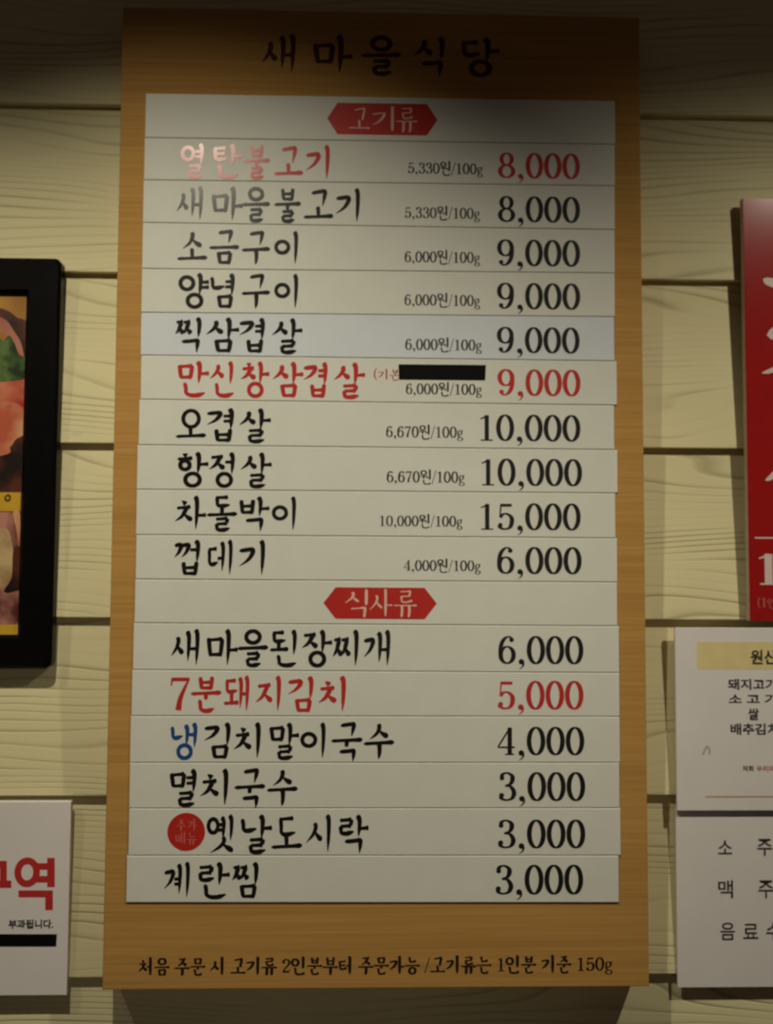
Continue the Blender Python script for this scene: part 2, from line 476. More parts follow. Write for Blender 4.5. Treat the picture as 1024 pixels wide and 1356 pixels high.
def hangul(ch, style='brush', w=.149):
    brush = style == 'brush'
    P = PROF if brush else PROF_M
    polys = []
    for kd, pts in syllable(ch, brush):
        if kd == 'o':
            cl = catmull(pts, 3, True)
            if brush: polys += ribbon(cl, lambda i, t, dx, dy: w * (.78 + .14 * abs(dy)), True)
            else: polys += ribbon(cl, lambda i, t, dx, dy: w * (.42 + .45 * abs(dy)), True)
        else:
            cl = catmull(pts, 6)
            polys += ribbon(cl, lambda i, t, dx, dy: w * lerp_prof(P[kd], t))
    return polys
def latin(ch, thick=.168, thin=.062):
    """numerals and marks of the price face: height 1, thick uprights, hairline tops"""
    def pen(pts, closed=False, sub=8, k=1.0, ends=None):
        cl = pts if closed else catmull(pts, sub)
        def wd(i, t, dx, dy):
            a = thin + (thick - thin) * abs(dy) ** 1.7
            if ends: a *= lerp_prof(ends, t)
            return a * k
        return ribbon(cl, wd, closed)
    def bar(x0, y0, x1, y1, w):
        return ribbon([(x0, y0), ((x0 + x1) / 2, (y0 + y1) / 2), (x1, y1)], lambda i, t, dx, dy: w)
    T = [(0, .6), (.1, 1), (.8, 1), (1, .35)]
    if ch == '0': return pen(ellipse(.32, .5, .25, .475), True), .70
    if ch == '8': return pen(ellipse(.32, .745, .195, .23), True, k=.95) + pen(ellipse(.32, .265, .245, .24), True), .70
    if ch in '69':
        p = pen(ellipse(.31, .68, .235, .295), True) + pen([(.55, .70), (.555, .50), (.50, .25), (.38, .08), (.24, .025), (.13, .10)], ends=[(0, .8), (.5, 1), (1, .7)]) + disc(.145, .135, .085)
        if ch == '6': p = [[(.64 - x, 1 - y) for x, y in q] for q in p]
        return p, .70
    if ch == '3':
        return (pen([(.10, .84), (.20, .95), (.34, .972), (.49, .88), (.51, .73), (.43, .59), (.25, .525)]) +
                pen([(.25, .525), (.45, .49), (.565, .29), (.49, .09), (.30, .028), (.15, .07), (.08, .17)]) + disc(.135, .80, .085) + disc(.12, .19, .09)), .70
    if ch == '5':
        return (bar(.13, .925, .55, .925, .11) + bar(.145, .95, .115, .47, .055) +
                pen([(.115, .47), (.22, .58), (.37, .60), (.53, .48), (.555, .30), (.48, .10), (.29, .028), (.14, .08), (.07, .18)]) + disc(.125, .18, .085)), .70
    if ch == '1':
        return bar(.34, .97, .34, .03, thick * .95) + bar(.12, .025, .56, .025, .05) + ribbon([(.34, .96), (.24, .88), (.10, .83)], lambda i, t, dx, dy: .085 * (1 - .5 * t)), .70
    if ch == '4':
        return (bar(.45, .98, .02, .29, .06) + bar(.02, .275, .62, .275, .06) + bar(.44, .98, .44, .03, thick * .95) + bar(.27, .025, .60, .025, .05)), .70
    if ch == '2':
        return (pen([(.10, .74), (.14, .90), (.32, .972), (.50, .88), (.53, .70), (.40, .48), (.22, .28), (.08, .06)], ends=[(0, 1), (.6, 1), (1, .5)]) +
                bar(.06, .065, .54, .065, .12) + bar(.53, .05, .58, .26, .045) + disc(.145, .76, .085)), .70
    if ch == '7':
        return (bar(.07, .925, .60, .925, .11) + bar(.075, .96, .055, .74, .05) + ribbon(catmull([(.585, .94), (.46, .68), (.33, .36), (.27, .02)], 8), lambda i, t, dx, dy: .05 + .13 * t)), .70
    if ch == ',':
        return disc(.15, .075, .10) + ribbon(catmull([(.20, .09), (.225, -.02), (.17, -.12), (.07, -.19)], 6), lambda i, t, dx, dy: .10 * (1 - .85 * t)), .36
    if ch == '/': return bar(.0, -.12, .36, 1.08, .06), .40
    if ch == '(':
        return ribbon(catmull([(.26, 1.08), (.10, .80), (.06, .45), (.10, .10), (.26, -.16)], 6), lambda i, t, dx, dy: .04 + .07 * math.sin(math.pi * t)), .34
    if ch == 'g':
        return (pen(ellipse(.26, .46, .17, .19), True, k=.75) + pen(ellipse(.28, -.12, .22, .15), True, k=.75) + pen([(.14, .32), (.10, .18), (.22, .07), (.40, .02)], k=.9) + bar(.38, .60, .54, .66, .08)), .60
    if ch == '.': return disc(.12, .08, .08), .30
    return [], .40
def run(text, style='brush', w=.149, hs=1.18, gap=.06):
    """a whole line of text; numerals are 1 high, syllables hs high"""
    x, out = 0.0, []
    for ch in text:
        if ch == ' ': x += .32; continue
        if '가' <= ch <= '힣':
            p = hangul(ch, style, w)
            p = [[(x + hs * .90 * a, -.13 + hs * b) for a, b in q] for q in p]
            out += p; x += hs * .90 + gap
        else:
            p, adv = latin(ch)
            out += [[(x + a, b) for a, b in q] for q in p]; x += adv
    return out
def bounds(polys):
    xs = [x for q in polys for x, y in q]; ys = [y for q in polys for x, y in q]
    return min(xs), max(xs), min(ys), max(ys)

class Ink:
    """collects flat lettering in photograph-plane metres and links it as one mesh"""
    def __init__(self, Y): self.Y = Y; self.q = []; self.mi = []
    def put(self, polys, u0, u1, v0, v1, ylo=None, yhi=None, xfit=True, slot=0):
        """polys fill photo columns u0..u1; design heights ylo..yhi fall on photo rows v1..v0"""
        bx0, bx1, by0, by1 = bounds(polys)
        ylo = by0 if ylo is None else ylo; yhi = by1 if yhi is None else yhi
        c = at((u0 + u1) / 2, (v0 + v1) / 2, self.Y); s = mpp(self.Y)
        sx = (u1 - u0) / (bx1 - bx0) * s; sy = (v1 - v0) / (yhi - ylo) * s
        mx, my = (bx0 + bx1) / 2, (ylo + yhi) / 2
        for q in polys:
            self.q.append([(c.x + (x - mx) * sx, c.z + (y - my) * sy) for x, y in q]); self.mi.append(slot)
    def build(self, name, mats, parent, origin):
        bm = bmesh.new()
        for k, q in enumerate(self.q):
            y = self.Y - 0.0000008 * (k % 250)
            vs = [bm.verts.new((x - origin[0], y - origin[1], z - origin[2])) for x, z in q]
            try:
                f = bm.faces.new(vs); f.material_index = self.mi[k]
            except ValueError:
                pass
        bm.normal_update()
        for f in bm.faces:
            if f.normal.y > 0: f.normal_flip()
        me = bpy.data.meshes.new(name); bm.to_mesh(me); bm.free()
        return link(name, me, mats, parent)

def gothic(name, text, u0, u1, v0, v1, Y, mat, parent, origin, bold=0.0):
    """plain sans lettering from Blender's built-in typeface, fitted to photo columns u0..u1, rows v0..v1"""
    cu = bpy.data.curves.new(name, 'FONT')
    cu.body = text; cu.offset = bold; cu.resolution_u = 4
    o = bpy.data.objects.new(name, cu); COL.objects.link(o)
    dg = bpy.context.evaluated_depsgraph_get()
    me = bpy.data.meshes.new_from_object(o.evaluated_get(dg))
    bpy.data.objects.remove(o); bpy.data.curves.remove(cu)
    xs = [v.co.x for v in me.vertices]; ys = [v.co.y for v in me.vertices]
    c = at((u0 + u1) / 2, (v0 + v1) / 2, Y); s = mpp(Y)
    sx = (u1 - u0) * s / (max(xs) - min(xs)); sy = (v1 - v0) * s / (max(ys) - min(ys))
    mx, my = (max(xs) + min(xs)) / 2, (max(ys) + min(ys)) / 2
    for v in me.vertices:
        v.co = Vector((c.x + (v.co.x - mx) * sx - origin[0], Y - origin[1], c.z + (v.co.y - my) * sy - origin[2]))
    me.materials.clear()
    return link(name, me, mat, parent)

# ------------------------------------------------------------------ the wall
PLANK, LAP = 0.2019, 0.010
def build_wall():
    bm = bmesh.new(); uvl = bm.loops.layers.uv.new('grain')
    X0, X1 = -1.7, 1.7
    nseg = 1
    rnd = random.Random(5)
    for k in range(-4, 11):
        zb = 2.0531 - k * PLANK; zt = zb + PLANK
        ou, ov = rnd.uniform(0, 40), k * 3.7 + 20
        prof = [(LAP + .004, zb), (0.0012, zb), (0.0003, zb + .0003), (0.0, zb + .0012), (LAP * .985, zt), (LAP + .004, zt + .004)]
        prev = None
        for y, z in prof:
            cur = (bm.verts.new((X0, y, z)), bm.verts.new((X1, y, z)))
            if prev:
                f = bm.faces.new((prev[0], prev[1], cur[1], cur[0]))
                for l in f.loops:
                    l[uvl].uv = (l.vert.co.x + ou, l.vert.co.z - zb + ov)
            prev = cur
    # the sheathing behind the planks
    a = [bm.verts.new((x, y, z)) for x, y, z in ((X0, LAP + .004, 0.0), (X1, LAP + .004, 0.0), (X1, LAP + .004, 2.9), (X0, LAP + .004, 2.9),
                                                 (X0, .08, 0.0), (X1, .08, 0.0), (X1, .08, 2.9), (X0, .08, 2.9))]
    for q in ((0, 1, 2, 3), (5, 4, 7, 6), (4, 0, 3, 7), (1, 5, 6, 2), (3, 2, 6, 7), (4, 5, 1, 0)):
        bm.faces.new([a[i] for i in q])
    bm.normal_update()
    me = bpy.data.meshes.new('wall_back'); bm.to_mesh(me); bm.free()
    return tag(link('wall_back', me, M_SIDING), 'cream wood-grain lap siding wall behind the menu board', kind='structure')
build_wall()

# ------------------------------------------------------------------ the menu board
BT = 0.040                                   # how far the board stands off the wall
BX0, BX1, BZ0, BZ1 = -0.300, 0.300, 1.0456, 2.1501
BO = (0.0, 0.0, BZ0)
board = empty('menu_board', BO)
tag(board, 'tall orange-brown wooden menu board carrying the white price strips', 'menu board')
panel = slab('panel', rect(BX0, BX1, BZ0, BZ1), -BT, -0.0005, M_OAK, board, BO, bevel=0.0012)
YB = -BT - 0.0003
ink = Ink(YB)
for ch, u0, u1 in (('새', 347, 392), ('마', 414, 468), ('을', 478, 532), ('식', 547, 590), ('당', 610, 663)):
    ink = Ink(YB)
    ink.put(hangul(ch, 'brush', .145), u0, u1, 44 + (u0 - 347) * .017, 97 + (u0 - 347) * .017, -.02, 1.03)
    ink.build('title_letter', M_TITLE, board, BO)
ink = Ink(YB)
ink.put(run('처음 주문 시 고기류 2인분부터 주문가능 /고기류는 1인분 기준 150g', 'myungjo', .20, hs=1.22, gap=.03), 193, 806, 1266, 1291.5)
ink.build('footnote_lettering', M_FOOT, board, BO)

# ------------------------------------------------------------------ the strips
ST = 0.0022                                  # strip thickness
YS = -BT - ST                                # strip faces
YI = YS - 0.0002                             # ink on the strips
LINES = [(123, 133), (182, 191), (238, 246), (294.5, 304), (355.5, 361.5), (413.5, 419.5), (470, 478), (528.7, 536.5), (589, 595.5),
         (648, 653), (708, 712.5), (767, 771), (825, 829), (887, 891), (948, 949), (1010, 1010), (1070.5, 1070), (1133, 1133), (1195.5, 1195.5)]
LEFT = [193, 191.5, 190, 189, 188, 187, 187, 184.5, 182, 181, 180.5, 179, 177, 175, 173, 172, 171, 168]
RIGHT = [814.5, 814, 814, 814, 814.2, 813.5, 817, 813.5, 818, 815, 817.5, 817.5, 820, 820.5, 821, 820.5, 822, 819.5]
G = 'menu strips on the wooden board'
def zline(k, u):
    l, r = LINES[k]
    return at(u, l + (r - l) * (u - 190) / 628.0, YS).z
def strip(k, label, mat=None):
    gap = 0.00030
    xl, xr = at(LEFT[k], sum(LINES[k]) / 2, YS).x, at(RIGHT[k], sum(LINES[k]) / 2, YS).x
    zt, zb = (zline(k, LEFT[k]), zline(k, RIGHT[k])), (zline(k + 1, LEFT[k]), zline(k + 1, RIGHT[k]))
    o = ((xl + xr) / 2, -BT, (zb[0] + zb[1]) / 2)
    e = empty('menu_strip', o)
    tag(e, label, 'menu strip', G)
    slab('plate', [(xl, zb[0] + gap), (xr, zb[1] + gap), (xr, zt[1] - gap), (xl, zt[0] - gap)], YS, -BT, mat or M_STRIP, e, o, bevel=0.0008)
    return e, o
def name_on(e, o, syls, v0, v1, mat=M_INK, w=.149, part='name_lettering'):
    """syls: (char, left column, right column); rows v0..v1 hold a full-height syllable"""
    ink = Ink(YI)
    uc = (syls[0][1] + syls[-1][2]) / 2
    sl = (LINES[0][1] - LINES[0][0]) / 628.0 * max(0.0, 1 - (v0 - 120) / 1000)
    for s in syls:
        ch, u0, u1 = s[:3]
        dv = sl * ((u0 + u1) / 2 - uc)
        if '가' <= ch <= '힣': ink.put(hangul(ch, 'brush', w), u0, u1, v0 + dv, v1 + dv, -.03, 1.03)
        else: ink.put(latin(ch)[0], u0, u1, v0 + 2 + dv, v1 - 1 + dv)
    ink.build(part, mat, e, o)
def price_on(e, o, text, u0, u1, v0, v1, mat=M_PRICE):
    ink = Ink(YI); ink.put(run(text), u0, u1, v0, v1, 0.0, 1.0)
    ink.build('price_lettering', mat, e, o)
def unit_on(e, o, text, u0, u1, v0, v1):
    ink = Ink(YI); ink.put(run(text, 'myungjo', .17, hs=1.22, gap=.02), u0, u1, v0, v1, 0.0, 1.0)
    ink.build('unit_price_lettering', M_GREY, e, o)
def badge_on(e, o, ul, ur, s0, s1, v0, v1, slope, text, tu0, tu1, tv0, tv1):
    cv = (v0 + v1) / 2
    P = [(ul, cv), (s0, v1), (s1, v1), (ur, cv), (s1, v0), (s0, v0)]
    um = (ul + ur) / 2
    pts = [at(u, v + slope * (u - um), YS) for u, v in P]
    b = slab('header_badge', [(p.x, p.z) for p in pts], YS - 0.0003, YS + 0.0002, M_BADGE, e, o)
    b['label'] = 'red hexagonal badge'
    ink = Ink(YS - 0.0005)
    n = len(text); w = (tu1 - tu0) / n
    for i, ch in enumerate(text):
        ink.put(hangul(ch, 'myungjo', .115), tu0 + i * w + 1, tu0 + (i + 1) * w - 1.5, tv0 + slope * (i - 1) * w, tv1 + slope * (i - 1) * w, -.02, 1.0)
    t = ink.build('badge_lettering', M_PINK, b, o)

# 0: header
e, o = strip(0, 'topmost white strip with a red hexagon badge, under the dark board title')
badge_on(e, o, 433.5, 579.5, 447, 565.5, 137, 178.5, .014, '고기류', 461, 555, 141.5, 175)
ROWS = [
 # label, syllables, rows, ink, unit(text,u0,u1,v0,v1), price(text,u0,u1,v0,v1), price ink, plate
 ('strip with a glare-washed red name priced 8,000 in red, just below the top badge',
  [('열', 239, 270), ('탄', 282, 321), ('불', 322, 358), ('고', 363, 402), ('기', 405, 437)], 190.5, 237, M_RED,
  ('5,330원/100g', 539, 641, 215.5, 230.5), ('8,000', 658, 770, 202, 237), M_PRICE_RED, None),
 ('strip with a grey glare-washed name priced 8,000 in black, third strip from the top',
  [('새', 234, 269), ('마', 280, 322), ('을', 320, 358), ('불', 363, 399), ('고', 402, 442), ('기', 445, 477)], 247.5, 294, M_INK,
  ('5,330원/100g', 535, 637, 274.5, 289.5), ('8,000', 658, 770, 259.5, 295), M_PRICE, None),
 ('strip with a four-syllable black name priced 9,000, right below the black 8,000 strip',
  [('소', 235, 275), ('금', 277, 317), ('구', 320, 358), ('이', 363, 395)], 305, 350.5, M_INK,
  ('6,000원/100g', 535, 637, 333, 348), ('9,000', 657, 770, 317, 353), M_PRICE, None),
 ('strip with a black name priced 9,000, second of the three black 9,000 strips',
  [('양', 236, 277), ('념', 278, 311), ('구', 320, 358), ('이', 363, 395)], 362, 408.5, M_INK,
  ('6,000원/100g', 535, 637, 390, 405), ('9,000', 657, 770, 374.5, 410), M_PRICE, None),
 ('slightly bluer strip with a black name priced 9,000, just above the red-priced 9,000',
  [('찍', 232, 267), ('삼', 273, 317), ('겹', 317, 351), ('살', 360, 401)], 420.5, 467, M_INK,
  ('6,000원/100g', 536, 639, 449, 464), ('9,000', 657, 769, 433, 468), M_PRICE, M_STRIP_COOL),
 ('strip with a long red name, a black bar and a red price of 9,000',
  [('만', 235, 277), ('신', 278, 310), ('창', 319, 357), ('삼', 361, 402), ('겹', 402, 434), ('살', 442, 484)], 479, 526, M_RED,
  ('6,000원/100g', 537, 639, 508, 522.5), ('9,000', 658, 770, 489, 524.5), M_PRICE_RED, None),
 ('strip with a three-syllable black name priced 10,000, right below the red 9,000 strip',
  [('오', 233, 273), ('겹', 274, 310), ('살', 317, 359)], 540.5, 585, M_INK,
  ('6,670원/100g', 511, 614, 564.5, 579.5), ('10,000', 635, 770, 549, 584.5), M_PRICE, None),
 ('strip with a black name priced 10,000, right above the 15,000 strip',
  [('항', 235, 276), ('정', 277, 311), ('살', 319, 360)], 599, 644.5, M_INK,
  ('6,670원/100g', 512, 616, 624, 639), ('10,000', 637, 772, 607.5, 643.5), M_PRICE, None),
 ('strip with a four-syllable black name priced 15,000',
  [('차', 232, 273), ('돌', 274, 314), ('박', 317, 357), ('이', 360, 392)], 657.5, 702.5, M_INK,
  ('10,000원/100g', 503, 613, 683, 697), ('15,000', 636, 770, 666.5, 702), M_PRICE, None),
 ('strip with a three-syllable black name priced 6,000, right above the lower red badge',
  [('껍', 231, 265), ('데', 275, 308), ('기', 317, 351)], 715.5, 761.5, M_INK,
  ('4,000원/100g', 535, 637, 742, 756), ('6,000', 658, 771, 724.5, 760), M_PRICE, None),
 None,
 ('strip with a seven-syllable black name priced 6,000, right below the lower red badge',
  [('새', 227, 264), ('마', 274, 315), ('을', 315, 355), ('된', 358, 393), ('장', 400, 440), ('찌', 441, 475), ('개', 482, 517)], 834.5, 881.5, M_INK,
  None, ('6,000', 660, 773, 842.5, 879), M_PRICE, None),
 ('strip with a red name starting with a numeral, priced 5,000 in red',
  [('7', 226, 251), ('분', 253, 293), ('돼', 297, 330), ('지', 339, 372), ('김', 382, 415), ('치', 422, 458)], 896, 942, M_RED,
  None, ('5,000', 659, 773, 902, 939), M_PRICE_RED, None),
 ('strip with a name whose first syllable is blue, priced 4,000',
  [('김', 271, 305), ('치', 310, 345), ('말', 357, 396), ('이', 398, 431), ('국', 439, 480), ('수', 482, 522)], 958, 1004, M_INK,
  None, ('4,000', 659, 774, 963, 999.5), M_PRICE, None),
 ('strip with a four-syllable black name priced 3,000, right below the 4,000 strip',
  [('멸', 225, 260), ('치', 266, 302), ('국', 311, 351), ('수', 354, 394)], 1019.5, 1066, M_INK,
  None, ('3,000', 661, 775, 1023, 1060), M_PRICE, None),
 ('strip with a round red badge in front of its black name, priced 3,000',
  [('옛', 274, 309), ('날', 319, 360), ('도', 360, 400), ('시', 406, 438), ('락', 449, 488)], 1080, 1128, M_INK,
  None, ('3,000', 660, 775, 1086, 1122.5), M_PRICE, None),
 ('bottom white strip with a three-syllable black name priced 3,000',
  [('계', 218, 251), ('란', 263, 304), ('찜', 308, 342)], 1143, 1188, M_INK,
  None, ('3,000', 657, 772, 1146, 1183.5), M_PRICE, None),
]
for k, row in enumerate(ROWS, start=1):
    if row is None:
        e, o = strip(k, 'white strip with the lower red hexagon badge, halfway down the board')
        badge_on(e, o, 428.5, 578.5, 444.5, 562.5, 778, 819.5, .006, '식사류', 456, 554, 782, 816.5)
        continue
    label, syls, v0, v1, m, unit, price, pm, plate = row
    e, o = strip(k, label, plate)
    name_on(e, o, syls, v0, v1, m)
    if unit: unit_on(e, o, *unit)
    price_on(e, o, *price, pm)
    if k == 6:
        ink = Ink(YI); ink.put(run('(기본', 'myungjo', .13, hs=1.05, gap=.02), 495, 531, 487, 504)
        ink.build('note_lettering', M_RED, e, o)
        P = [(528.5, 502.5), (642.5, 503.5), (643.5, 483.5), (528, 482.5)]
        pts = [at(u, v, YS) for u, v in P]
        slab('black_bar', [(p.x, p.z) for p in pts], YS - 0.0006, YS + 0.0002, M_TAPE, e, o)['label'] = 'black bar over the small red note'
    if k == 14:
        name_on(e, o, [('냉', 226, 261)], 958, 1004, M_BLUE, part='blue_lettering')
    if k == 16:
        c = at(246.7, 1101.5, YS); r = 24.2 * mpp(YS)
        b = slab('round_badge', [(c.x + r * math.cos(2 * math.pi * i / 48), c.z + r * math.sin(2 * math.pi * i / 48)) for i in range(48)],
                 YS - 0.0003, YS + 0.0002, M_BADGE, e, o)
        b['label'] = 'round red badge'
        ink = Ink(YS - 0.0005)
        for ch, u0, u1, v0, v1 in (('추', 233.5, 246, 1086, 1100), ('가', 248.5, 261, 1085, 1100), ('메', 232.5, 245, 1103, 1118), ('뉴', 247.5, 260.5, 1103, 1118)):
            ink.put(hangul(ch, 'myungjo', .14), u0, u1, v0, v1, -.02, 1.0)
        ink.build('badge_lettering', M_PINK_DIM, b, o)

# ------------------------------------------------------------------ black picture frame (left)
def build_frame():
    FT = 0.017
    yf = -FT
    xr = at(74, 615, yf).x; zt = at(76, 341.5, yf).z; zb = at(70, 884.5, yf).z
    xi = at(27.0, 615, yf).x; zti = at(30, 387, yf).z; zbi = at(26, 841, yf).z
    W = 0.46
    xl = xr - W; xli = xl + (xr - xi)
    o = ((xl + xr) / 2, 0, zb)
    e = empty('picture_frame', o)
    tag(e, 'black picture frame around a food photo print, left of the menu board', 'picture frame')
    # moulding: rounded outside, square inside, sloping slightly inwards
    bm = bmesh.new()
    n = 6
    outer = round_rect(xl, xr, zb, zt, .008, n)
    def inner_for(p):
        return (min(max(p[0], xli), xi), min(max(p[1], zbi), zti))
    inner = []
    N = len(outer)
    corners = [(xi, zbi), (xi, zti), (xli, zti), (xli, zbi)]
    for ci in range(4): inner += [corners[ci]] * (n + 1)
    rings = [[(x, 0.0, z) for x, z in outer], [(x, yf + .003, z) for x, z in outer]]
    cx, cz = (xl + xr) / 2, (zb + zt) / 2
    def shr(p, d): return (p[0] - math.copysign(d, p[0] - cx), p[1] - math.copysign(d, p[1] - cz))
    rings.append([(*shr(p, .003),) for p in outer]); rings[-1] = [(x, yf, z) for x, z in rings[-1]]
    rings.append([(x + math.copysign(.004, x - cx), yf + .002, z + math.copysign(.004, z - cz)) for x, z in inner])
    rings.append([(x, yf + .006, z) for x, z in inner])
    rings.append([(x, yf + .014, z) for x, z in inner])
    vr = [[bm.verts.new((x - o[0], y - o[1], z - o[2])) for x, y, z in r] for r in rings]
    for a, b in zip(vr, vr[1:]):
        for i in range(N):
            j = (i + 1) % N
            bm.faces.new((a[i], a[j], b[j], b[i]))
    bmesh.ops.remove_doubles(bm, verts=bm.verts, dist=1e-6)
    bmesh.ops.recalc_face_normals(bm, faces=bm.faces)
    me = bpy.data.meshes.new('moulding'); bm.to_mesh(me); bm.free()
    link('moulding', me, M_FRAME, e); smooth(me)
    # the print: a plate of raw meat and greens above, cooked dishes below, yellow bands between
    yp = yf + .010
    m_bg = two_tone('orange_print_ground', (0.28, 0.11, 0.015), (0.50, 0.26, 0.035), 9)
    m_dark = two_tone('dark_grill_print', (0.012, 0.006, 0.005), (0.10, 0.025, 0.012), 30)
    m_meat = two_tone('red_meat_print', (0.40, 0.035, 0.025), (0.62, 0.20, 0.10), 16)
    m_meat2 = two_tone('pale_meat_print', (0.50, 0.10, 0.05), (0.66, 0.33, 0.16), 22)
    m_plate = two_tone('rosy_plate_print', (0.30, 0.08, 0.05), (0.50, 0.20, 0.13), 14)
    m_green = two_tone('green_leaf_print', (0.012, 0.03, 0.006), (0.10, 0.17, 0.04), 55, lo=.38, hi=.62)
    m_yel = two_tone('yellow_band_print', (0.46, 0.24, 0.012), (0.60, 0.36, 0.03), 12)
    m_mix = two_tone('cooked_dish_print', (0.10, 0.02, 0.02), (0.50, 0.22, 0.16), 34, lo=.36, hi=.64)
    m_noodle = two_tone('noodle_print', (0.34, 0.20, 0.09), (0.56, 0.40, 0.20), 30)
    pr = slab('print', rect(xli - .002, xi + .002, zbi - .002, zti + .002), yp, yp + .002, m_bg, e, o)
    pr['label'] = 'food photo print'
    layer = [0]
    def blob(name, mat, pts, smoothn=6):
        layer[0] += 1
        P = []
        for u, v in (catmull(pts, smoothn, True) if smoothn else pts):
            p = at(u, v, yp)
            P.append((min(max(p.x, xli), xi + .002), min(max(p.z, zbi), zti + .002)))
        if sum(P[i][0] * P[(i + 1) % len(P)][1] - P[(i + 1) % len(P)][0] * P[i][1] for i in range(len(P))) < 0: P.reverse()
        slab(name, P, yp - .00012 * layer[0], yp - .00012 * layer[0] + .0001, mat, pr, o)
    blob('printed_shade', m_dark, [(-120, 418), (-60, 402), (0, 408), (22, 420), (40, 440), (40, 560), (-120, 560)])
    blob('printed_plate', m_plate, [(-130, 440), (-60, 412), (0, 420), (18, 438), (30, 462), (36, 520), (20, 560), (-60, 600), (-140, 560)])
    blob('printed_dish_inside', m_bg, [(-110, 450), (-50, 432), (-4, 436), (12, 452), (22, 480), (20, 520), (-50, 560), (-110, 540)])
    blob('printed_greens', m_green, [(-20, 470), (-4, 446), (4, 452), (12, 444), (20, 456), (26, 470), (40, 476), (44, 500), (36, 520), (0, 516), (-24, 500)], 3)
    blob('printed_meat', m_meat, [(-80, 508), (0, 506), (24, 504), (38, 506), (40, 560), (20, 590), (-60, 600)])
    blob('printed_meat_slice', m_meat2, [(-70, 540), (6, 532), (30, 540), (38, 560), (30, 592), (4, 608), (-70, 600)])
    blob('printed_grill', m_dark, [(-130, 620), (0, 604), (14, 592), (24, 580), (40, 582), (40, 650), (-130, 652)])
    blob('printed_caption_band', m_yel, [(-150, 652), (28, 652), (27, 677), (-150, 677)], 0)
    blob('printed_ring', m_dark, [(8, 656), (13, 655), (15, 659), (13, 664), (8, 664), (6, 660)])
    blob('printed_ring_centre', m_yel, [(9, 658), (12, 658), (12, 661), (9, 661)])
    blob('printed_lower_dish', m_mix, [(-150, 678), (40, 678), (40, 828), (-150, 828)], 0)
    blob('printed_noodles', m_noodle, [(-40, 720), (4, 700), (16, 716), (18, 760), (10, 776), (-40, 776)])
    blob('printed_bowl_edge', m_meat2, [(18, 678), (27, 680), (26, 722), (22, 700)])
    blob('printed_dark_sauce', m_dark, [(18, 730), (26, 724), (40, 740), (40, 772), (16, 784), (6, 782), (16, 764)])
    blob('printed_bottom_band', m_yel, [(-150, 828), (40, 827), (40, 842), (-150, 842)], 0)
build_frame()

# ------------------------------------------------------------------ white no-smoking notice (lower left)
def build_notice():
    yf = -0.009
    xr = at(91, 1190, yf).x; zt = at(97, 1061.5, yf).z; zb = at(84, 1318, yf).z
    xl = xr - 0.42
    o = ((xl + xr) / 2, 0, zb)
    e = empty('notice_board', o)
    tag(e, 'white notice board with thick red lettering and a black bar, below the black frame', 'notice')
    slab('sheet', rect(xl, xr, zb, zt), yf, -0.001, M_PAPER, e, o, bevel=.0006)
    YN = yf - .0003
    def P(u, v):
        p = at(u, v, YN); return (p.x, p.z)
    bars = []
    ink = Ink(YN)
    def quad(u0, v0, u1, v1): ink.q.append([P(u0, v1), P(u1, v1), P(u1, v0), P(u0, v0)]); ink.mi.append(0)
    c = P(36, 1155); s = mpp(YN)
    ring = ribbon(ellipse(0, 0, 12.0, 14.5), lambda i, t, dx, dy: 8.5, True)
    for q in ring: ink.q.append([(c[0] + x * s, c[1] + y * s) for x, y in q]); ink.mi.append(0)
    quad(46, 1143, 66, 1151.5); quad(46, 1160, 66, 1168.5); quad(62.5, 1136, 72.5, 1174.5)
    quad(24.5, 1179, 70, 1188); quad(60, 1179, 70, 1205)
    # the syllable before it, cut by the picture edge
    quad(-22, 1140, 8.5, 1149); quad(0, 1140, 9, 1166); quad(-34, 1166, 15, 1175.5); quad(-16, 1175, -7, 1204)
    ink.build('red_lettering', M_RED, e, o)
    gothic('small_lettering', '부과됩니다.', 12.5, 69.5, 1218, 1229.5, YN, M_GREY, e, o, bold=.03)
    pts = [at(u, v, yf) for u, v in ((-60, 1253), (74.5, 1253), (75.5, 1237), (-60, 1237))]
    slab('black_bar', [(p.x, p.z) for p in pts], yf - .0005, yf + .0002, M_TAPE, e, o)['label'] = 'solid black bar'
build_notice()

